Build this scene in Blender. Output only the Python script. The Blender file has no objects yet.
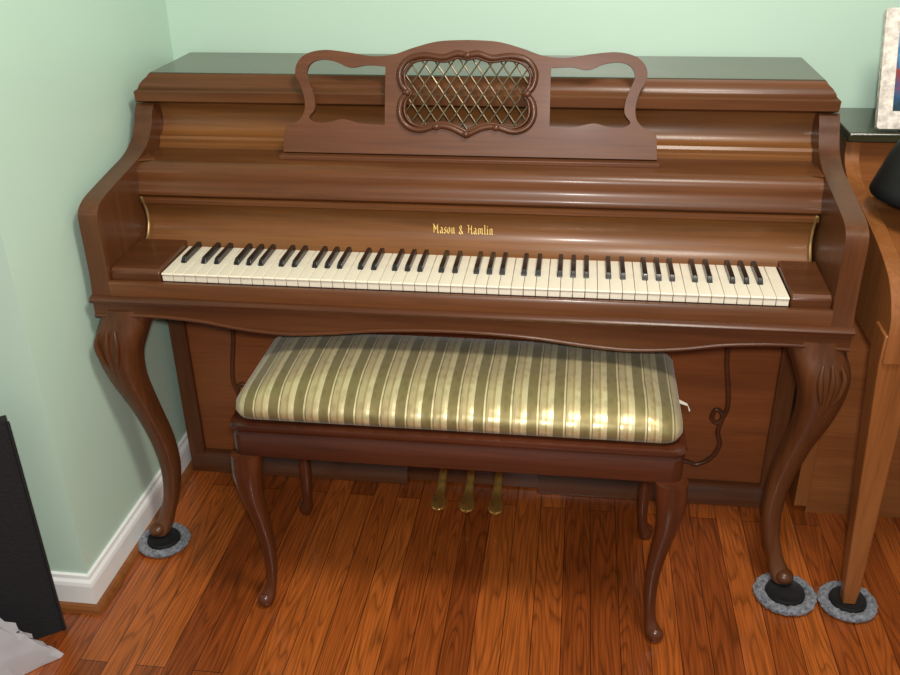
import bpy, bmesh, math, random
from mathutils import Matrix, Vector
random.seed(4)
scene=bpy.context.scene
try:
    scene.view_settings.view_transform='Standard'
    scene.view_settings.look='None'
except Exception: pass
COL=scene.collection
WP={}   # world positions of origins

# ------------------------------------------------------------ materials
def lin(c):
    return tuple(((v/255)/12.92 if v/255<=.04045 else ((v/255+.055)/1.055)**2.4) for v in c)+(1,)
def newmat(name):
    m=bpy.data.materials.new(name); m.use_nodes=True
    return m,m.node_tree.nodes,m.node_tree.links,m.node_tree.nodes["Principled BSDF"]
def ramp(N,stops,interp='LINEAR'):
    r=N.new('ShaderNodeValToRGB'); cr=r.color_ramp; cr.interpolation=interp
    while len(cr.elements)<len(stops): cr.elements.new(.5)
    for e,(p,c) in zip(cr.elements,stops): e.position=p; e.color=c
    return r
def wood(name,dark,mid,light,axis='X',rough=.37,coat=.12,scale=1.0,streak=1.0):
    m,N,L,b=newmat(name)
    tc=N.new('ShaderNodeTexCoord'); mp=N.new('ShaderNodeMapping')
    s={'X':(1.3,14,14),'Y':(14,1.3,14),'Z':(14,14,1.3)}[axis]
    mp.inputs['Scale'].default_value=tuple(v*scale for v in s)
    L.new(tc.outputs['Object'],mp.inputs['Vector'])
    n=N.new('ShaderNodeTexNoise'); n.inputs['Scale'].default_value=1.0; n.inputs['Detail'].default_value=5; n.inputs['Distortion'].default_value=.8
    L.new(mp.outputs[0],n.inputs['Vector'])
    r=ramp(N,[(.28,lin(dark)),(.5,lin(mid)),(.74,lin(light))]); L.new(n.outputs['Fac'],r.inputs[0])
    mp2=N.new('ShaderNodeMapping'); s2={'X':(6,160,160),'Y':(160,6,160),'Z':(160,160,6)}[axis]; mp2.inputs['Scale'].default_value=s2
    L.new(tc.outputs['Object'],mp2.inputs['Vector'])
    n2=N.new('ShaderNodeTexNoise'); n2.inputs['Scale'].default_value=1; n2.inputs['Detail'].default_value=3
    L.new(mp2.outputs[0],n2.inputs['Vector'])
    r2=ramp(N,[(.3,(1-.2*streak,)*3+(1,)),(.6,(1,1,1,1))]); L.new(n2.outputs['Fac'],r2.inputs[0])
    mx=N.new('ShaderNodeMix'); mx.data_type='RGBA'; mx.blend_type='MULTIPLY'; mx.inputs[0].default_value=1
    L.new(r.outputs[0],mx.inputs[6]); L.new(r2.outputs[0],mx.inputs[7]); L.new(mx.outputs[2],b.inputs['Base Color'])
    b.inputs['Roughness'].default_value=rough; b.inputs['Coat Weight'].default_value=coat; b.inputs['Coat Roughness'].default_value=.15
    b.inputs['Specular IOR Level'].default_value=.36
    return m
def plain(name,c,rough=.5,metal=0,coat=0,noise=0,nscale=40,bump=0,sheen=0):
    m,N,L,b=newmat(name)
    b.inputs['Roughness'].default_value=rough; b.inputs['Metallic'].default_value=metal; b.inputs['Coat Weight'].default_value=coat
    if sheen: b.inputs['Sheen Weight'].default_value=sheen
    tc=N.new('ShaderNodeTexCoord'); n=N.new('ShaderNodeTexNoise'); n.inputs['Scale'].default_value=nscale; n.inputs['Detail'].default_value=4
    L.new(tc.outputs['Object'],n.inputs['Vector'])
    lo=tuple(max(0,v*(1-noise)) for v in c); hi=tuple(min(255,v*(1+noise)) for v in c)
    r=ramp(N,[(.3,lin(lo)),(.7,lin(hi))]); L.new(n.outputs['Fac'],r.inputs[0]); L.new(r.outputs[0],b.inputs['Base Color'])
    if bump:
        bp=N.new('ShaderNodeBump'); bp.inputs['Strength'].default_value=bump; bp.inputs['Distance'].default_value=.01
        L.new(n.outputs['Fac'],bp.inputs['Height']); L.new(bp.outputs[0],b.inputs['Normal'])
    return m
WD,WM,WL=(84,48,22),(99,58,28),(112,68,35)
M_X=wood('walnut_x',WD,WM,WL,'X')
M_Xp=wood('walnut_panel',(106,65,31),(121,77,39),(135,88,47),'X')
M_Z=wood('walnut_z',(72,39,19),(88,50,25),(101,60,32),'Z')
M_dark=wood('walnut_dark',(70,37,19),(86,48,25),(98,57,31),'X',rough=.34)
M_desk=wood('walnut_desk',(88,50,28),(101,60,34),(113,69,41),'X',rough=.45,coat=.03)
M_lid=wood('walnut_lid',(54,40,24),(68,50,30),(84,60,36),'X',rough=.25,coat=.4)
M_knee=wood('walnut_knee',(108,58,27),(132,74,36),(148,88,45),'X',rough=.42,scale=.6)
M_mah=wood('bench_wood',(56,25,13),(72,34,18),(86,42,23),'X',rough=.28,coat=.3)
M_mahz=wood('bench_leg_wood',(64,30,15),(80,40,20),(94,48,26),'Z',rough=.28,coat=.3)
M_cab=wood('maple_cabinet',(118,68,32),(138,84,42),(154,98,54),'Z',rough=.38)
M_cabx=wood('maple_cabinet_x',(118,68,32),(138,84,42),(154,98,54),'X',rough=.38)
M_cabtop=wood('cabinet_top',(44,44,30),(56,54,36),(70,62,40),'X',rough=.22,coat=.5)
M_ivory=plain('ivory',(238,229,208),.25,coat=.4,noise=.02)
M_ebony=plain('ebony',(20,18,18),.3,coat=.3,noise=.1)
M_brass=plain('brass',(215,170,88),.26,metal=.8,noise=.18)
M_gold=plain('gold_leaf',(248,212,120),.5,noise=.03)
M_antique=plain('antique_brass',(120,108,86),.35,metal=.6,noise=.2)
M_strip=plain('aged_brass_strip',(160,132,84),.4,metal=.5,noise=.1)
M_felt=plain('grey_felt',(106,110,118),.95,noise=.35,nscale=110,bump=1.0,sheen=.3)
M_rub=plain('black_rubber',(24,24,26),.6,noise=.2)
M_white=plain('white_trim_paint',(238,240,238),.4,noise=.01)
M_black=plain('black_cloth',(18,18,21),.9,noise=.25,nscale=200,bump=.3)
M_shade=plain('black_enamel',(12,12,14),.5,noise=.1)
M_redfelt=plain('dark_felt',(52,22,18),.95,noise=.2)
M_tag=plain('white_tag',(225,222,205),.7,noise=.02)
def wallmat(name,c):
    m,N,L,b=newmat(name)
    tc=N.new('ShaderNodeTexCoord'); n=N.new('ShaderNodeTexNoise'); n.inputs['Scale'].default_value=1.2; n.inputs['Detail'].default_value=3
    L.new(tc.outputs['Object'],n.inputs['Vector'])
    r=ramp(N,[(.3,lin([v*.985 for v in c])),(.7,lin([min(255,v*1.015) for v in c]))]); L.new(n.outputs['Fac'],r.inputs[0]); L.new(r.outputs[0],b.inputs['Base Color'])
    n2=N.new('ShaderNodeTexNoise'); n2.inputs['Scale'].default_value=240; L.new(tc.outputs['Object'],n2.inputs['Vector'])
    bp=N.new('ShaderNodeBump'); bp.inputs['Strength'].default_value=.06; bp.inputs['Distance'].default_value=.002; L.new(n2.outputs['Fac'],bp.inputs['Height']); L.new(bp.outputs[0],b.inputs['Normal'])
    b.inputs['Roughness'].default_value=.32
    return m
M_wall=wallmat('mint_wall_paint',(192,220,202))

def floormat():
    m,N,L,b=newmat('oak_floor')
    tc=N.new('ShaderNodeTexCoord')
    sp=N.new('ShaderNodeSeparateXYZ'); L.new(tc.outputs['Object'],sp.inputs[0])
    cb=N.new('ShaderNodeCombineXYZ'); L.new(sp.outputs['Y'],cb.inputs['X']); L.new(sp.outputs['X'],cb.inputs['Y'])
    br=N.new('ShaderNodeTexBrick'); br.inputs['Scale'].default_value=1; br.inputs['Brick Width'].default_value=.95; br.inputs['Row Height'].default_value=.060
    br.inputs['Mortar Size'].default_value=.0008; br.inputs['Mortar Smooth'].default_value=.1; br.offset=.37; br.offset_frequency=2
    br.inputs['Color1'].default_value=(0,0,0,1); br.inputs['Color2'].default_value=(1,1,1,1); br.inputs['Mortar'].default_value=(.5,.5,.5,1)
    L.new(cb.outputs[0],br.inputs['Vector'])
    rnd=N.new('ShaderNodeRGBToBW'); L.new(br.outputs['Color'],rnd.inputs[0])
    w=N.new('ShaderNodeMath'); w.operation='MULTIPLY'; w.inputs[1].default_value=37; L.new(rnd.outputs[0],w.inputs[0])
    mp=N.new('ShaderNodeMapping'); mp.inputs['Scale'].default_value=(11,1.0,1); L.new(tc.outputs['Object'],mp.inputs['Vector'])
    n=N.new('ShaderNodeTexNoise'); n.noise_dimensions='4D'; n.inputs['Scale'].default_value=1; n.inputs['Detail'].default_value=2.2; n.inputs['Roughness'].default_value=.45
    L.new(mp.outputs[0],n.inputs['Vector']); L.new(w.outputs[0],n.inputs['W'])
    mu=N.new('ShaderNodeMath'); mu.operation='MULTIPLY'; mu.inputs[1].default_value=34; L.new(n.outputs['Fac'],mu.inputs[0])
    fr=N.new('ShaderNodeMath'); fr.operation='FRACT'; L.new(mu.outputs[0],fr.inputs[0])
    r1=ramp(N,[(0,(.46,.46,.46,1)),(.25,(.84,.84,.84,1)),(.55,(1,1,1,1)),(.85,(.9,.9,.9,1)),(1,(.46,.46,.46,1))]); L.new(fr.outputs[0],r1.inputs[0])
    mp2=N.new('ShaderNodeMapping'); mp2.inputs['Scale'].default_value=(280,7,1); L.new(tc.outputs['Object'],mp2.inputs['Vector'])
    n2=N.new('ShaderNodeTexNoise'); n2.inputs['Scale'].default_value=1; n2.inputs['Detail'].default_value=3; L.new(mp2.outputs[0],n2.inputs['Vector'])
    r2=ramp(N,[(.36,(.52,.52,.52,1)),(.60,(1,1,1,1))]); L.new(n2.outputs['Fac'],r2.inputs[0])
    base=ramp(N,[(0,lin((140,68,26))),(.5,lin((166,84,32))),(1,lin((192,104,42)))]); L.new(rnd.outputs[0],base.inputs[0])
    def mul(a,bb,f):
        x=N.new('ShaderNodeMix'); x.data_type='RGBA'; x.blend_type='MULTIPLY'; x.inputs[0].default_value=f
        L.new(a,x.inputs[6]); L.new(bb,x.inputs[7]); return x.outputs[2]
    c=mul(base.outputs[0],r1.outputs[0],.8); c=mul(c,r2.outputs[0],.8)
    dk=N.new('ShaderNodeMix'); dk.data_type='RGBA'; L.new(br.outputs['Fac'],dk.inputs[0]); L.new(c,dk.inputs[6]); dk.inputs[7].default_value=lin((46,20,11))
    L.new(dk.outputs[2],b.inputs['Base Color'])
    b.inputs['Roughness'].default_value=.3; b.inputs['Coat Weight'].default_value=.3; b.inputs['Coat Roughness'].default_value=.12
    return m
M_floor=floormat()

def cushionmat():
    m,N,L,b=newmat('striped_satin')
    tc=N.new('ShaderNodeTexCoord'); sp=N.new('ShaderNodeSeparateXYZ'); L.new(tc.outputs['Object'],sp.inputs[0])
    nz=N.new('ShaderNodeTexNoise'); nz.inputs['Scale'].default_value=5; L.new(tc.outputs['Object'],nz.inputs['Vector'])
    wob=N.new('ShaderNodeMath'); wob.operation='MULTIPLY'; wob.inputs[1].default_value=.006; L.new(nz.outputs['Fac'],wob.inputs[0])
    ad=N.new('ShaderNodeMath'); ad.operation='ADD'; L.new(sp.outputs['X'],ad.inputs[0]); L.new(wob.outputs[0],ad.inputs[1])
    mu=N.new('ShaderNodeMath'); mu.operation='MULTIPLY'; mu.inputs[1].default_value=1/.049; L.new(ad.outputs[0],mu.inputs[0])
    fr=N.new('ShaderNodeMath'); fr.operation='FRACT'; L.new(mu.outputs[0],fr.inputs[0])
    cream=lin((204,192,148)); gold=lin((172,154,100)); olive=lin((128,116,72)); pale=lin((190,174,130))
    r=ramp(N,[(0,olive),(.30,cream),(.36,olive),(.41,pale),(.62,gold),(.70,cream),(.92,olive)],'CONSTANT'); L.new(fr.outputs[0],r.inputs[0])
    mp=N.new('ShaderNodeMapping'); mp.inputs['Scale'].default_value=(80,44,44); L.new(tc.outputs['Object'],mp.inputs['Vector'])
    v=N.new('ShaderNodeTexVoronoi'); v.inputs['Scale'].default_value=1; L.new(mp.outputs[0],v.inputs['Vector'])
    r3=ramp(N,[(.3,(.74,.72,.66,1)),(.45,(1,1,1,1))]); L.new(v.outputs['Distance'],r3.inputs[0])
    x=N.new('ShaderNodeMix'); x.data_type='RGBA'; x.blend_type='MULTIPLY'; x.inputs[0].default_value=.5
    L.new(r.outputs[0],x.inputs[6]); L.new(r3.outputs[0],x.inputs[7]); L.new(x.outputs[2],b.inputs['Base Color'])
    rr=ramp(N,[(0,(.48,.48,.48,1)),(.41,(.32,.32,.32,1)),(.62,(.36,.36,.36,1)),(.92,(.48,.48,.48,1))],'CONSTANT'); L.new(fr.outputs[0],rr.inputs[0]); L.new(rr.outputs[0],b.inputs['Roughness'])
    b.inputs['Metallic'].default_value=.45; b.inputs['Sheen Weight'].default_value=.2
    n4=N.new('ShaderNodeTexNoise'); n4.inputs['Scale'].default_value=16; L.new(tc.outputs['Object'],n4.inputs['Vector'])
    rib=ramp(N,[(0,(0,0,0,1)),(.30,(.12,.12,.12,1)),(.41,(0.02,.02,.02,1)),(.5,(.14,.14,.14,1)),(.80,(.14,.14,.14,1)),(.92,(0,0,0,1))]); L.new(fr.outputs[0],rib.inputs[0])
    sm=N.new('ShaderNodeMath'); sm.operation='ADD'; L.new(n4.outputs['Fac'],sm.inputs[0]); L.new(rib.outputs[0],sm.inputs[1])
    bp=N.new('ShaderNodeBump'); bp.inputs['Strength'].default_value=.4; bp.inputs['Distance'].default_value=.01; L.new(sm.outputs[0],bp.inputs['Height']); L.new(bp.outputs[0],b.inputs['Normal'])
    return m
M_cush=cushionmat()
def bagmat():
    m,N,L,b=newmat('translucent_plastic')
    b.inputs['Base Color'].default_value=lin((200,200,204)); b.inputs['Roughness'].default_value=.25; b.inputs['Alpha'].default_value=.7
    return m
M_bag=bagmat()
def picmat():
    m,N,L,b=newmat('photo_print')
    tc=N.new('ShaderNodeTexCoord'); sp=N.new('ShaderNodeSeparateXYZ'); L.new(tc.outputs['Object'],sp.inputs[0])
    nz=N.new('ShaderNodeTexNoise'); nz.inputs['Scale'].default_value=45; nz.inputs['Detail'].default_value=2; L.new(tc.outputs['Object'],nz.inputs['Vector'])
    ad=N.new('ShaderNodeMath'); ad.operation='MULTIPLY_ADD'; ad.inputs[1].default_value=5; ad.inputs[2].default_value=.25; L.new(sp.outputs['Z'],ad.inputs[0])
    a2=N.new('ShaderNodeMath'); a2.operation='MULTIPLY_ADD'; a2.inputs[1].default_value=.5; L.new(nz.outputs['Fac'],a2.inputs[0]); L.new(ad.outputs[0],a2.inputs[2])
    r=ramp(N,[(.1,lin((40,60,70))),(.3,lin((50,90,130))),(.48,lin((150,60,50))),(.58,lin((60,110,150))),(.8,lin((130,170,200)))]); L.new(a2.outputs[0],r.inputs[0]); L.new(r.outputs[0],b.inputs['Base Color'])
    b.inputs['Roughness'].default_value=.15
    return m
M_pic=picmat()

# ------------------------------------------------------------ geometry helpers
def empty(name,loc,label,category,group=None):
    o=bpy.data.objects.new(name,None); o.empty_display_size=.05; o.location=loc; COL.objects.link(o)
    o['label']=label; o['category']=category
    if group: o['group']=group
    WP[o.name]=Vector(loc); return o
def mk(name,verts,faces,mat,parent=None,smooth=35,bevel=0,label=None,seg=2,kind=None,cat=None,sub=0):
    lo=[min(v[i] for v in verts) for i in range(3)]; hi=[max(v[i] for v in verts) for i in range(3)]
    c=Vector([(a+b)/2 for a,b in zip(lo,hi)])
    if parent is None: c.z=lo[2]
    me=bpy.data.meshes.new(name); me.from_pydata([tuple(Vector(v)-c) for v in verts],[],faces)
    bm=bmesh.new(); bm.from_mesh(me); bmesh.ops.recalc_face_normals(bm,faces=bm.faces); bm.to_mesh(me); bm.free()
    if smooth: me.shade_smooth(); me.set_sharp_from_angle(angle=math.radians(smooth))
    me.materials.append(mat)
    o=bpy.data.objects.new(name,me); COL.objects.link(o); WP[o.name]=c
    if parent: o.parent=parent; o.location=c-WP[parent.name]
    else: o.location=c
    if bevel:
        b=o.modifiers.new('bevel','BEVEL'); b.width=bevel; b.segments=seg; b.limit_method='ANGLE'; b.angle_limit=math.radians(40); b.harden_normals=False
    if sub:
        s=o.modifiers.new('sub','SUBSURF'); s.levels=sub; s.render_levels=sub
    if label: o['label']=label
    if kind: o['kind']=kind
    if cat: o['category']=cat
    return o
def boxg(x0,x1,y0,y1,z0,z1):
    v=[(x,y,z) for x in (x0,x1) for y in (y0,y1) for z in (z0,z1)]
    return v,[(0,1,3,2),(4,6,7,5),(0,4,5,1),(2,3,7,6),(0,2,6,4),(1,5,7,3)]
def merge(*gs):
    V=[];F=[]
    for v,f in gs:
        n=len(V); V+=list(v); F+=[tuple(i+n for i in q) for q in f]
    return V,F
def loft(rings,cap=True,closed=False):
    n=len(rings[0]); V=[p for r in rings for p in r]; F=[]
    m=len(rings)
    for i in range(m if closed else m-1):
        a=i*n; b=((i+1)%m)*n
        for j in range(n): F.append((a+j,a+(j+1)%n,b+(j+1)%n,b+j))
    if cap and not closed: F.append(tuple(range(n))); F.append(tuple((m-1)*n+j for j in range(n)))
    return V,F
def prism(prof,x0,x1):   # profile (y,z) along x
    return loft([[(x0,y,z) for y,z in prof],[(x1,y,z) for y,z in prof]])
def plate(outline,holes,t,fn):
    """2D outline with holes, thickness t, fn(u,v,w)->xyz"""
    bm=bmesh.new(); E=[]
    for lp in [outline]+holes:
        vs=[bm.verts.new((u,v,0)) for u,v in lp]
        E+=[bm.edges.new((vs[i],vs[(i+1)%len(vs)])) for i in range(len(vs))]
    bmesh.ops.triangle_fill(bm,use_beauty=True,use_dissolve=False,edges=E)
    r=bmesh.ops.extrude_face_region(bm,geom=bm.faces[:])
    for e in r['geom']:
        if isinstance(e,bmesh.types.BMVert): e.co.z+=t
    bm.verts.index_update()
    V=[fn(v.co.x,v.co.y,v.co.z) for v in bm.verts]; F=[tuple(v.index for v in f.verts) for f in bm.faces]
    bm.free(); return V,F
def cr(pts,n=6,closed=False):
    """catmull-rom through points of any dimension"""
    P=[Vector(p) for p in pts]; out=[]; m=len(P)
    rng=range(m) if closed else range(m-1)
    for i in rng:
        if closed: p0,p1,p2,p3=P[(i-1)%m],P[i],P[(i+1)%m],P[(i+2)%m]
        else: p0,p1,p2,p3=P[max(i-1,0)],P[i],P[i+1],P[min(i+2,m-1)]
        for k in range(n):
            t=k/n
            out.append(tuple(.5*((2*p1)+(p2-p0)*t+(2*p0-5*p1+4*p2-p3)*t*t+(3*p1-p0-3*p2+p3)*t**3)))
    if not closed: out.append(tuple(P[-1]))
    return out
def tube(pts,r,seg=8,closed=False,flat=1.0):
    P=[Vector(p) for p in pts]; n=len(P); rings=[]
    up=None
    for i in range(n):
        a=P[(i-1)%n] if (closed or i>0) else P[i]; b=P[(i+1)%n] if (closed or i<n-1) else P[i]
        t=(b-a).normalized()
        if up is None:
            up=Vector((0,1,0)) if abs(t.y)<.9 else Vector((1,0,0))
        u=(up-t*up.dot(t)).normalized(); up=u; w=t.cross(u)
        rr=r[i] if isinstance(r,(list,tuple)) else r
        rings.append([tuple(P[i]+u*rr*flat*math.cos(2*math.pi*k/seg)+w*rr*math.sin(2*math.pi*k/seg)) for k in range(seg)])
    return loft(rings,True,closed)
def rrect(x0,x1,y0,y1,r,z,n=5):
    out=[]
    for cx,cy,a0 in ((x1-r,y1-r,0),(x0+r,y1-r,90),(x0+r,y0+r,180),(x1-r,y0+r,270)):
        for k in range(n+1):
            a=math.radians(a0+90*k/n); out.append((cx+r*math.cos(a),cy+r*math.sin(a),z))
    return out
def ball(c,rx,ry,rz,nu=14,nv=9):
    rings=[]
    for i in range(1,nv):
        a=math.pi*i/nv
        rings.append([(c[0]+rx*math.sin(a)*math.cos(2*math.pi*k/nu),c[1]+ry*math.sin(a)*math.sin(2*math.pi*k/nu),c[2]-rz*math.cos(a)) for k in range(nu)])
    return loft(rings)
def legloft(keys,sx,x0,y0,n=5,seg=20,sq=2.6,sy=1):
    """keys: (outward offset dx, forward offset dy, z, rx, ry) -> squarish rings"""
    K=cr(keys,n); rings=[]
    for dx,dy,z,rx,ry in K:
        ring=[]
        for k in range(seg):
            a=2*math.pi*k/seg; c,s=math.cos(a),math.sin(a)
            ring.append((x0+sx*dx+rx*math.copysign(abs(c)**(2/sq),c),y0+sy*dy+ry*math.copysign(abs(s)**(2/sq),s),z))
        rings.append(ring)
    return loft(rings)

# ------------------------------------------------------------ room
YB=.598
def structure(name,g,mat):
    o=mk(name,g[0],g[1],mat,smooth=0,kind='structure'); return o
structure('floor',boxg(-2.6,3.2,-3.4,.75,-.05,0),M_floor)
structure('wall_back',boxg(-.762,3.2,YB,.75,0,2.6),M_wall)
structure('wall_left',boxg(-2.6,-.762,-.224,.75,0,2.6),M_wall)
bprof=[(0,0),(.014,0),(.014,.062),(.012,.070),(.007,.076),(.006,.084),(0,.086)]
structure('baseboard_left',loft([[(-.762+d,-.224-d,z) for d,z in bprof],[(-.762+d,YB,z) for d,z in bprof]]),M_white)
structure('baseboard_front',loft([[(-2.6,-.224-d,z) for d,z in bprof],[(-.762+d,-.224-d,z) for d,z in bprof]]),M_white)
sprof=[(0,0),(.015,0),(.013,.009),(.008,.015),(0,.016)]
structure('trim_1',loft([[(-.748+d,-.238-d,z) for d,z in sprof],[(-.748+d,YB,z) for d,z in sprof]]),M_cabx)
structure('trim_2',loft([[(-2.6,-.238-d,z) for d,z in sprof],[(-.748+d,-.238-d,z) for d,z in sprof]]),M_cabx)
structure('baseboard_back',loft([[(x,YB-d,z) for d,z in bprof] for x in (-.762,3.2)]),M_white)

# ------------------------------------------------------------ piano
XC=.003
piano=empty('piano',(XC,.30,0),'polished walnut console piano with cabriole legs and open keyboard','piano')
YP=.566
def side_outline():
    f=cr([(.315,.956),(.300,.938),(.287,.915),(.262,.888),(.215,.868),(.15,.857),(.08,.846),(.025,.836),(-.004,.822),(-.012,.80),(-.012,.74),(-.014,.68),(-.02,.63)],5)
    return [(YP,.02),(YP,.956)]+f+[(-.02,.60),(.285,.60),(.285,.02)]
for s in (-1,1):
    g=plate(side_outline(),[],.040,lambda u,v,w:(XC+s*(.742-w),u,v))
    mk('side_panel',*g,M_Z,piano,bevel=.004,smooth=30)
# lid
rings=[]
for z,hw,fy in [(.955,.722,.326),(.958,.732,.312),(.963,.737,.304),(.983,.738,.303),(.986,.734,.307),(.988,.731,.311),(.996,.728,.314),(1.004,.722,.321),(1.009,.716,.327),(1.011,.714,.329),(1.016,.711,.333),(1.018,.708,.337)]:
    rings.append([(XC-hw,fy,z),(XC+hw,fy,z),(XC+hw,YP+.004,z),(XC-hw,YP+.004,z)])
lid=mk('lid',*loft(rings[:-1]),M_X,piano,smooth=50)
mk('lid_top',*loft([rings[-2],rings[-1]]),M_lid,lid,smooth=0,label='dark glossy top board of the lid')
# upper panel
up=[(.335,.955),(.346,.945),(.352,.925),(.350,.905),(.342,.890),(.334,.884),(.322,.882),(.318,.876),(.319,.868),(.312,.864),(.312,.857),(.37,.857),(.37,.955)]
mk('upper_panel',*prism(up,XC-.702,XC+.702),M_Xp,piano,smooth=40)
# shelf with rounded nose
sh=[(.34,.800),(.34,.8575),(.235,.8595),(.212,.859),(.198,.855),(.189,.847),(.186,.837),(.187,.826),(.185,.814),(.179,.806),(.176,.800),(.176,.794),(.180,.790),(.21,.790),(.21,.800)]
mk('music_shelf',*prism(sh,XC-.702,XC+.702),M_X,piano,smooth=40)
for s in (-1,1):
    pr=cr([(.702,.300),(.700,.26),(.692,.235),(.672,.215)],5)+[(.702,.200)]
    g=plate(pr,[],.004,lambda u,v,w:(XC+s*u,v,.859+w)); mk('corner_block',*g,M_X,piano,smooth=30)
# fallboard
strip=[(.176,.787),(.172,.784),(.172,.776),(.177,.773),(.22,.773),(.22,.789)]
fb=[(.178,.773),(.186,.764),(.192,.748),(.192,.730),(.186,.712),(.176,.698),(.163,.688),(.156,.684),(.156,.676),(.26,.676),(.26,.772)]
fall=mk('fallboard',*merge(prism(fb,XC-.698,XC+.698)),M_Xp,piano,smooth=45)
mk('fallboard_molding',*prism(strip,XC-.700,XC+.700),M_X,fall,smooth=40)
for s in (-1,1):
    g=tube(cr([(XC+s*.694,.168,.790),(XC+s*.694,.180,.764),(XC+s*.694,.184,.742),(XC+s*.694,.180,.722),(XC+s*.694,.168,.704),(XC+s*.690,.146,.6975)],5),.003,8)
    mk('brass_strip',*g,M_strip,fall,label='brass edging strip')
# gold lettering, broad-nib strokes
G={'M':(1.2,[[(0,0),(.14,.1),(.14,1.35),(.02,1.5)],[(.14,1.4),(.5,.55)],[(.5,.55),(.86,1.4)],[(.98,1.5),(.86,1.35),(.86,.12),(1.02,0)]]),
'a':(.62,[[(0,.85),(.2,.97),(.4,.8),(.4,.15),(.54,.02)],[(.4,.55),(.12,.5),(.02,.3),(.08,.1),(.22,.02),(.4,.18)]]),
's':(.56,[[(.45,.85),(.25,.97),(.08,.8),(.1,.6),(.4,.4),(.42,.15),(.22,.02),(0,.15)]]),
'o':(.58,[[(.25,.97),(.04,.8),(.04,.15),(.22,.02),(.42,.18),(.42,.8),(.25,.97)]]),
'n':(.74,[[(0,.82),(.12,.92),(.12,.12),(.22,.02)],[(.12,.75),(.35,.97),(.5,.82),(.5,.15),(.64,.02)]]),
'm':(1.1,[[(0,.82),(.12,.92),(.12,.12),(.22,.02)],[(.12,.75),(.33,.97),(.48,.82),(.48,.1)],[(.48,.75),(.7,.97),(.84,.82),(.84,.15),(.98,.02)]]),
'l':(.36,[[(.02,1.5),(.12,1.42),(.12,.12),(.26,.02)]]),
'i':(.36,[[(0,.85),(.12,.92),(.12,.12),(.26,.02)],[(.08,1.3),(.18,1.22)]]),
'H':(1.12,[[(.06,1.45),(.26,1.38),(.26,.15),(.06,.0)],[(.26,.78),(.5,.86),(.8,.78)],[(.98,1.5),(.8,1.38),(.8,.2),(.98,.02)]]),
'&':(.9,[[(.74,.35),(.5,0),(.15,.05),(.05,.3),(.45,.8),(.5,1.15),(.3,1.35),(.12,1.15),(.2,.85),(.76,.02)]]),' ':(.45,[])}
txt='Mason & Hamlin'; tot=sum(G[c][0]+.14 for c in txt); sc=.128/tot
V=[];F=[]; cx=0; nib=Vector((math.cos(math.radians(40)),math.sin(math.radians(40))))*.09
def onfb(x,z):
    pts=[(.773,.178),(.764,.186),(.748,.192),(.730,.192),(.712,.186),(.698,.176)]
    for (z1,y1),(z2,y2) in zip(pts,pts[1:]):
        if z2<=z<=z1: return y1+(y2-y1)*(z1-z)/(z1-z2)
    return .178
for c in txt:
    w,st=G[c]
    for s_ in st:
        for (a,b) in zip(s_,s_[1:]):
            q=[Vector(a)-nib,Vector(a)+nib,Vector(b)+nib,Vector(b)-nib]
            n=len(V)
            for p in q:
                X=XC-.002-.066+(cx+p.x)*sc; Z=.7225+p.y*sc*1.2
                V.append((X,onfb(X,Z)-.0012,Z))
            F.append((n,n+1,n+2,n+3))
    cx+=w+.14
mk('lettering',V,F,M_gold,fall,smooth=0,label='gold blackletter maker name')
# keybed, slip, blocks
mk('keybed',*boxg(XC-.702,XC+.702,.0,.29,.612,.668),M_dark,piano,bevel=.002)
mk('key_slip',*prism([(-.016,.640),(-.020,.644),(-.020,.668),(-.017,.674),(-.008,.674),(-.004,.670),(-.004,.640)],XC-.702,XC+.702),M_X,piano,smooth=40)
bot=cr([(-.742,.596),(-.70,.598),(-.62,.600),(-.52,.594),(-.43,.580),(-.34,.574),(-.25,.580),(-.14,.592),(0,.597),(.14,.592),(.25,.580),(.34,.574),(.43,.580),(.52,.594),(.62,.600),(.70,.598),(.742,.596)],4)
ap=[(XC+u,v) for u,v in bot]
mk('apron',*plate(ap+[(XC+.742,.634),(XC-.742,.634)],[],.02,lambda u,v,w:(u,-.022+w,v)),M_dark,piano,bevel=.002,smooth=30)
mk('apron_molding',*merge(prism([(-.022,.630),(-.030,.632),(-.032,.637),(-.028,.642),(-.018,.644),(-.018,.630)],XC-.744,XC+.744),
    tube([(u,-.022,v+.003) for u,v in ap],.004,8)),M_dark,piano,smooth=50)
for s in (-1,1):
    mk('apron_return',*prism([(-.002,.600),(.285,.600),(.285,.634),(-.002,.634)],XC+s*.742-(.004 if s>0 else 0),XC+s*.742+(0 if s>0 else .004)),M_dark,piano)
KX=.019; KL=KX-.611; KR=KX+.611
for a,b in ((XC-.702,KL-.002),(KR+.002,XC+.702)):
    mk('key_block',*prism([(-.004,.668),(-.004,.690),(.004,.697),(.150,.704),(.150,.668)],a,b),M_dark,piano,bevel=.003)
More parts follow.
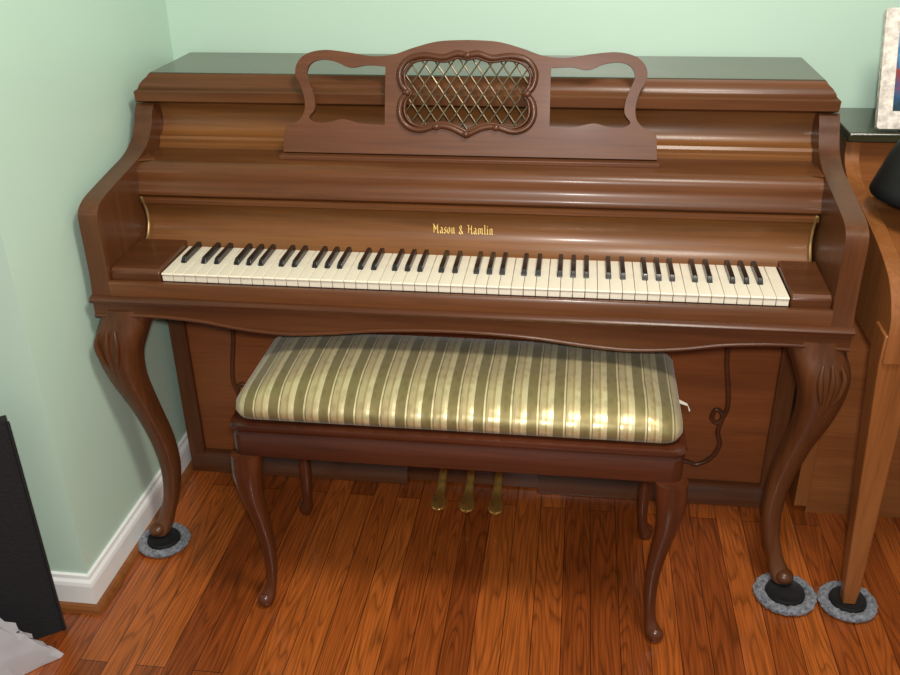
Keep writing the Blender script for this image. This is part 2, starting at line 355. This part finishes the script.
# keyboard
kb=mk('keyboard',*boxg(KL,KR,.002,.152,.6685,.6715),M_redfelt,piano,label='full keyboard with ivory naturals and black sharps')
ww=1.222/52
def wkey(i):
    x0=KL+i*ww+.0005; x1=x0+ww-.001
    pr=[(0.002,.6718),(0.0015,.684),(-.001,.6865),(-.001,.6885),(0,.690),(.1475,.690),(.1475,.6718)]
    return prism(pr,x0,x1)
g=wkey(0); w0=mk('white_key',*g,M_ivory,kb,bevel=.0008,smooth=30,label=None)
for i in range(1,52):
    o=w0.copy(); COL.objects.link(o); o.parent=kb; o.location=w0.location+Vector((i*ww,0,0))
def bkey(xc):
    h=.0115
    rings=[[(xc-.0056,.054,.6902),(xc+.0056,.054,.6902),(xc+.0056,.1475,.6902),(xc-.0056,.1475,.6902)],
           [(xc-.0052,.056,.694),(xc+.0052,.056,.694),(xc+.0052,.1475,.694),(xc-.0052,.1475,.694)],
           [(xc-.0045,.0625,.6902+h),(xc+.0045,.0625,.6902+h),(xc+.0045,.1475,.6902+h),(xc-.0045,.1475,.6902+h)]]
    return loft(rings)
first=None
names='ABCDEFG'; off={'A':.002,'C':-.002,'D':.002,'F':-.0025,'G':0}
for i in range(51):
    n=names[i%7]
    if n in off:
        xc=KL+(i+1)*ww+off[n]
        if first is None:
            first=mk('black_key',*bkey(xc),M_ebony,kb,bevel=.0012,smooth=30); fx=xc
        else:
            o=first.copy(); COL.objects.link(o); o.parent=kb; o.location=first.location+Vector((xc-fx,0,0))
# lower body
knee=mk('knee_board',*boxg(XC-.702,XC+.702,.298,.31,.06,.612),M_knee,piano)
def mirrored(pts): return [(2*XC-p[0],p[1],p[2]) for p in pts]
sc1=cr([(.60,.297,.57),(.587,.297,.50),(.588,.297,.40),(.600,.297,.32),(.604,.297,.265),(.588,.297,.226),(.572,.297,.238),(.580,.297,.262),(.596,.297,.245),(.590,.297,.200),(.598,.297,.165),(.584,.297,.128),(.550,.297,.104),(.515,.297,.112),(.40,.297,.110),(.28,.297,.114)],6)
rad=[.006]*len(sc1)
mk('scroll_molding',*tube(sc1,rad,8),M_dark,knee,smooth=60)
mk('scroll_molding',*tube(mirrored(sc1),rad,8),M_dark,knee,smooth=60)
tb=[(.285,.0),(.276,.002),(.276,.024),(.279,.028),(.279,.040),(.284,.046),(.286,.056),(.294,.060),(.312,.060),(.312,0)]
mk('toe_board',*merge(prism(tb,XC-.738,XC-.165),prism(tb,XC+.165,XC+.738),prism([(.294,.005),(.294,.066),(.312,.066),(.312,.005)],XC-.165,XC+.165)),M_dark,piano,smooth=40)
mk('back_frame',*boxg(XC-.701,XC+.701,.54,YP-.002,.02,.954),M_dark,piano)
# legs
PL=[(-.010,.000,.612,.050,.045),(-.006,-.004,.585,.053,.047),(.008,-.016,.545,.052,.048),(.014,-.022,.50,.044,.043),(.010,-.016,.44,.035,.036),(-.006,.0,.36,.027,.029),(-.022,.014,.27,.024,.026),(-.028,.018,.19,.021,.023),(-.022,.012,.12,.018,.020),(-.008,-.002,.065,.018,.019),(.004,-.014,.035,.023,.023),(.008,-.018,.026,.022,.022),(.006,-.016,.022,.016,.016)]
for s in (-1,1):
    lx=XC+s*.698; ly=-.006
    g=legloft(PL,s,lx,ly+.024,sy=1)
    leg=mk('leg',*g,M_Z,piano,smooth=60,label='carved cabriole leg')
    gs=[]
    for k,(du,rz) in enumerate([(-.020,.3),(0,.6),(.020,.3)]):
        pts=[(lx+s*.014+du*.8,ly-.037,.575),(lx+s*.018+du*1.1,ly-.042,.545),(lx+s*.018+du*.8,ly-.041,.51),(lx+s*.014+du*.3,ly-.034,.495-.05*rz)]
        P=cr(pts,5); gs.append(tube(P,[.001+.0055*math.sin(math.pi*i/(len(P)-1)) for i in range(len(P))],8))
    mk('knee_carving',*merge(*gs),M_Z,leg,smooth=60)
    mk('foot_scroll',*merge(ball((lx+s*.010,ly-.002,.0385),.020,.021,.016)),M_Z,leg,smooth=60)
# pedals
for i in range(3):
    px=.005+(i-1)*.069
    sec=[(.296,.074,.008,.006),(.262,.075,.009,.007),(.235,.069,.010,.007),(.210,.054,.011,.006),(.190,.046,.014,.006),(.170,.044,.0175,.006),(.150,.043,.0185,.0058),(.138,.042,.015,.005),(.132,.041,.008,.0035)]
    K=cr(sec,4); rings=[[(px+w*math.cos(2*math.pi*k/14),y,z+h*math.sin(2*math.pi*k/14)) for k in range(14)] for y,z,w,h in K]
    mk('pedal',*loft(rings),M_brass,piano,smooth=60,label='worn brass pedal')
# music desk (leaning back)
H=cr([(0,1.092),(.06,1.089),(.11,1.077),(.155,1.063),(.20,1.060),(.25,1.067),(.30,1.071),(.338,1.063),(.358,1.045),(.362,1.022),(.350,.998),(.343,.970),(.346,.946),(.360,.930),(.380,.922),(.388,.912),(.390,.895),(.392,.868)],5)
DX=-.003
def desk(u,v,w):  # lean about the bottom edge
    th=math.radians(14); d=v-.86
    return (DX+u, .252+d*math.tan(th)+w*math.cos(th), v-w*math.sin(th)+0.003)
out=H+[(-u,v) for u,v in reversed(H)][:-1]
hole=cr([(.170,1.040),(.21,1.042),(.245,1.037),(.275,1.048),(.305,1.052),(.328,1.045),(.338,1.026),(.330,1.002),(.322,.978),(.322,.955),(.334,.938),(.318,.929),(.29,.930),(.26,.936),(.22,.928),(.172,.926)],4,closed=False)
hl=hole; hr=[(-u,v) for u,v in hole]
ch=[(0,1.062),(.022,1.066),(.05,1.058),(.090,1.062),(.122,1.054),(.139,1.032),(.136,1.006),(.124,.990),(.136,.974),(.139,.948),(.126,.926),(.098,.917),(.062,.926),(.036,.924),(.016,.916),(0,.908)]
chf=cr(ch,4); cfull=chf+[(-u,v) for u,v in reversed(chf)][1:-1]
dk=mk('music_desk',*plate(out,[hl,hr,cfull],.011,desk),M_desk,piano,bevel=.0015,smooth=30,label='walnut music desk with cut-out wings')
mk('desk_ledge',*plate([(-.398,.8585),(.398,.8585),(.398,.868),(-.398,.868)],[],.030,lambda u,v,w:(DX+u,.236+w,v)),M_desk,dk,bevel=.002)
mk('carved_scroll',*merge(tube([desk(u,v,-.003) for u,v in cfull],.0065,8,closed=True),
    tube([desk(u*.93,.988+(v-.988)*.9,-.002) for u,v in cfull],.0032,8,closed=True),
    *[ball(desk(u,v,-.007),.009,.006,.007) for u,v in ((0,1.062),(.124,.990),(-.124,.990),(0,.910),(.062,.924),(-.062,.924))]),M_dark,dk,smooth=60,label='carved scroll frame around the lattice')
def inside(p,poly):
    c=False; n=len(poly)
    for i in range(n):
        (x1,y1),(x2,y2)=poly[i],poly[(i+1)%n]
        if (y1>p[1])!=(y2>p[1]) and p[0]<(x2-x1)*(p[1]-y1)/(y2-y1)+x1: c=not c
    return c
gs=[]
for sg in (-1,1):
    for k in range(-12,13):
        c0=k*.027+.006
        a=math.radians(54); d=Vector((math.cos(a)*sg,math.sin(a)))
        run=None; t=-.2
        o=Vector((c0,.988))
        while t<.2:
            p=o+d*t
            ins=inside((p.x,p.y),cfull)
            if ins and run is None: run=p.copy()
            if not ins and run is not None:
                w=.003 if sg>0 else .006
                gs.append(tube([desk(run.x,run.y,w),desk(p.x,p.y,w)],.0018,6)); run=None
            t+=.004
mk('lattice',*merge(*gs),M_antique,dk,smooth=60,label='antique brass diamond lattice')

# ------------------------------------------------------------ bench
BX=.018
bench=empty('piano_bench',(BX,-.02,0),'dark wood piano bench with gold striped satin cushion','bench')
fr=[]
for z,o in [(.388,0),(.392,.004),(.438,.004),(.442,.001),(.446,.001),(.450,.006),(.456,.008),(.462,.006),(.464,.0)]:
    fr.append(rrect(BX-.428-o,BX+.426+o,-.184-o,.145+o,.022,z))
mk('seat_frame',*loft(fr),M_mah,bench,smooth=40)
cu=[]
for z,o,r in [(.465,-.006,.03),(.472,.004,.034),(.483,.009,.038),(.496,.008,.042),(.508,.000,.045),(.519,-.014,.05),(.529,-.036,.055),(.5355,-.060,.055),(.5395,-.085,.045),(.541,-.112,.035)]:
    back=.128 if z<.5 else .128-.006
    ex=max(0,-o)*.5
    cu.append(rrect(BX-.418-o+ex,BX+.416+o-ex,-.176-o,back+o,r,z,n=6))
mk('cushion',*loft(cu),M_cush,bench,smooth=80,label='gold and cream striped satin cushion')
BL=[(.006,-.004,.392,.031,.030),(.007,-.005,.37,.031,.030),(.009,-.008,.34,.028,.028),(.007,-.007,.29,.022,.0225),(-.001,.0,.23,.0175,.0185),(-.008,.006,.16,.0145,.015),(-.008,.008,.09,.012,.0125),(-.004,.002,.045,.012,.012),(.003,-.006,.020,.016,.017),(.005,-.008,.010,.015,.016),(.004,-.007,.001,.010,.011)]
for sx in (-1,1):
    for sy,y in ((1,-.170),(-1,.128)):
        fx_=.404 if sx>0 else .402
        g=legloft(BL,sx,BX+sx*fx_,y+(0 if sy<0 or sx<0 else -.006),sy=sy,seg=16,sq=2.4)
        g2=ball((BX+sx*(fx_+.007),y-sy*.014+(0 if sy<0 or sx<0 else -.006),.017),.017,.015,.0165)
        mk('leg',*merge(g,g2),M_mahz,bench,smooth=60)
mk('care_tag',*loft([[(BX+.426,-.03,.470),(BX+.426,-.016,.470),(BX+.426,-.016,.4715),(BX+.426,-.03,.4715)],[(BX+.446,-.034,.466),(BX+.446,-.020,.462),(BX+.446,-.020,.4635),(BX+.446,-.034,.4675)],[(BX+.449,-.038,.456),(BX+.451,-.028,.453),(BX+.4525,-.028,.454),(BX+.4505,-.038,.457)]]),M_tag,bench,label='small white fabric tag')

# ------------------------------------------------------------ caster cups
def cup(x,y,label,k_=1.0):
    e=empty('caster_cup',(x,y,0),label,'caster cup','felt caster cups under the legs')
    n=72; rings=[]
    prof=[(.030,.001),(.050,.0005),(.058,.006),(.060,.013),(.055,.019),(.047,.020),(.040,.016),(.037,.008)]
    random.seed(int(abs(x)*1000))
    V,F=loft([[(x+k_*(r+random.uniform(-.0018,.0018))*math.cos(2*math.pi*k/n),y+k_*(r+random.uniform(-.0018,.0018))*math.sin(2*math.pi*k/n),max(.0005,z+random.uniform(-.0012,.0012))) for k in range(n)] for r,z in prof],cap=True)
    mk('felt_ring',V,F,M_felt,e,smooth=60,label='fuzzy grey felt ring')
    prof=[(.036,.003),(.038,.016),(.036,.0215),(.033,.0205),(.030,.0185),(.012,.018)]
    V,F=loft([[(x+k_*r*math.cos(2*math.pi*k/n),y+k_*r*math.sin(2*math.pi*k/n),z) for k in range(n)] for r,z in prof],cap=True)
    mk('cup',V,F,M_rub,e,smooth=40,label='black recessed rubber cup')
cup(-.691,-.014,'grey felt caster cup under piano leg beside wall',1.0)
cup(.712,-.032,'grey felt caster cup under piano leg beside cabinet',1.08)
cup(.838,-.042,'grey felt caster cup under tapered cabinet leg',1.0)

# ------------------------------------------------------------ second instrument at right
cab=empty('spinet_cabinet',(1.2,.3,0),'honey brown spinet cabinet with tapered legs beside the piano','cabinet')
cx0,cx1=.786,1.9
so=[(.57,.02),(.57,.886),(.38,.886),(.378,.86),(.365,.84),(.33,.82),(.28,.808),(.20,.800),(.06,.775),(-.03,.745),(-.075,.70),(-.085,.66),(-.085,.605),(.27,.605),(.27,.02)]
so=so[:3]+cr(so[2:12],4)[1:]+so[12:]
for x in (cx0,cx1-.03):
    mk('side_panel',*plate(so,[],.03,lambda u,v,w:(x+w,u,v)),M_cab,cab,bevel=.003,smooth=30)
mk('top_board',*boxg(cx0-.006,cx1+.006,.352,.575,.888,.908),M_cabtop,cab,bevel=.004,label='dark glossy top board')
mk('front_panel',*boxg(cx0+.03,cx1-.03,.385,.405,.79,.888),M_cabx,cab)
mk('key_cover',*prism([(.40,.793),(.40,.798),(.22,.797),(.06,.770),(-.03,.740),(-.07,.70),(-.075,.66),(-.05,.66),(.2,.76)],cx0+.03,cx1-.03),M_cabx,cab,smooth=40)
mk('key_bed',*boxg(cx0+.03,cx1-.03,-.08,.28,.605,.66),M_cabx,cab,bevel=.002)
mk('knee_board',*boxg(cx0+.03,cx1-.03,.275,.29,.0,.605),M_cabx,cab)
for x in (.812,1.86):
    V,F=loft([[(x-.030,-.082,.66),(x+.034,-.082,.66),(x+.034,-.018,.66),(x-.030,-.018,.66)],[(x-.030,-.080,.60),(x+.032,-.080,.60),(x+.032,-.018,.60),(x-.030,-.018,.60)],[(x+.008,-.062,.06),(x+.040,-.062,.06),(x+.040,-.030,.06),(x+.008,-.030,.06)],[(x+.011,-.060,.019),(x+.038,-.060,.019),(x+.038,-.032,.019),(x+.011,-.032,.019)]])
    mk('leg',V,F,M_cab,cab,bevel=.003,label='square tapered leg')

# picture frame on it
pf=empty('picture_frame',(.94,.40,.908),'ornate cream picture frame with colourful print on cabinet','picture frame')
FX,FY=.835,.362
def pfm(u,v,w):
    a=math.radians(20); return (FX+u,FY+v*math.sin(a)+w*math.cos(a),.909+v*math.cos(a)-w*math.sin(a)+.006)
W_,H_=.20,.240
fro=rrect(0,W_,0,H_,.006,0); fro=[(p[0],p[1]) for p in fro]
mk('frame',*plate(fro,[[(.028,.036),(W_-.028,.036),(W_-.028,H_-.036),(.028,H_-.036)]],.016,pfm),plain('cream_frame',(218,210,198),.45,noise=.14,nscale=70,bump=.6),pf,bevel=.003)
mk('print',*plate([(.024,.030),(W_-.024,.030),(W_-.024,H_-.030),(.024,H_-.030)],[],.002,lambda u,v,w:pfm(u,v,w+.010)),M_pic,pf,label='blue and red landscape print')
mk('stand',*plate([(.08,.0),(.12,.0),(.11,.12),(.09,.12)],[],.003,lambda u,v,w:(FX+u,FY+.13-v*.55+w,.909+v)),M_rub,pf)

# black lamp on the cabinet
lm=empty('desk_lamp',(.90,.17,.797),'black desk lamp with conical shade on cabinet','lamp')
n=32; lxx,lyy=.902,.17
def rev(prof): return loft([[(lxx+r*math.cos(2*math.pi*k/n),lyy+r*math.sin(2*math.pi*k/n),z) for k in range(n)] for r,z in prof])
mk('lamp_base',*rev([(.05,.800),(.05,.806),(.02,.812),(.008,.82),(.008,.95)]),M_shade,lm)
mk('lamp_shade',*rev([(.106,.842),(.112,.838),(.114,.843),(.108,.860),(.094,.900),(.075,.945),(.060,.975),(.03,.985)]),M_shade,lm,smooth=50)

# black folding screen and plastic bag at the left
fs=empty('fireplace_screen',(-.90,-.38,0),'black cloth-covered folding screen panel beside the wall','screen')
d=Vector((-.80,-.59)).normalized(); nrm=Vector((-.59,.80)).normalized()
def scr(u,v,w): return (-.789+d.x*u+nrm.x*w,-.302+d.y*u+nrm.y*w,v)
mk('panel',*plate([(0,0),(.36,0),(.36,.52),(0,.52)],[],.02,scr),M_black,fs,bevel=.002)
mk('panel_edge',*merge(tube([scr(.0,.003,-.001),scr(.0,.515,-.001)],.003,6)),M_rub,fs)
# bag lying against the screen
nu,nv=30,12; V=[];F=[]
random.seed(11)
for j in range(nv+1):
    t=j/nv
    for i in range(nu):
        a=2*math.pi*i/nu
        k=(1-t)**.6+.02
        f_=1+.16*math.sin(5*a+3*t)*(.4+t)+.09*random.uniform(-1,1)
        u=.165+.03*t+.14*k*f_*math.cos(a); w=-.062-.036*k*f_*math.sin(a)
        x,y,_=scr(u,0,w)
        V.append((x,y,.002+(.19*t+(.006*random.uniform(-1,1) if j else 0))))
for j in range(nv):
    for i in range(nu): F.append((j*nu+i,j*nu+(i+1)%nu,(j+1)*nu+(i+1)%nu,(j+1)*nu+i))
F.append(tuple(nv*nu+i for i in range(nu)))
bag=mk('plastic_bag',V,F,M_bag,smooth=25); bag['label']='crumpled translucent white plastic bag on the floor'; bag['category']='bag'

# ------------------------------------------------------------ lights and camera
def area(name,loc,target,size,power,color,sy=None):
    l=bpy.data.lights.new(name,'AREA'); l.energy=power; l.size=size; l.color=color
    if sy: l.shape='RECTANGLE'; l.size_y=sy
    o=bpy.data.objects.new(name,l); o.location=loc; COL.objects.link(o)
    o.rotation_euler=(Vector(target)-Vector(loc)).to_track_quat('-Z','Y').to_euler(); return o
area('ceiling_light',(.6,-.8,2.45),(.1,.1,.4),.45,30,(1,.93,.82))
area('camera_flash',(.24,-1.66,1.50),(.05,.1,.6),.06,23,(1,.97,.93))
w=bpy.data.worlds.new('world'); scene.world=w; w.use_nodes=True
w.node_tree.nodes['Background'].inputs[0].default_value=(1,.96,.9,1); w.node_tree.nodes['Background'].inputs[1].default_value=.33
cd=bpy.data.cameras.new('camera'); cd.sensor_fit='HORIZONTAL'; cd.sensor_width=36; cd.lens=929.27/900*36; cd.clip_start=.02
cam=bpy.data.objects.new('camera',cd); COL.objects.link(cam)
cam.matrix_world=Matrix.Translation((.2227,-1.629,1.4233))@(Matrix.Rotation(.14,4,'Z')@Matrix.Rotation(math.pi/2-.4763,4,'X')@Matrix.Rotation(-.0181,4,'Z'))
scene.camera=cam
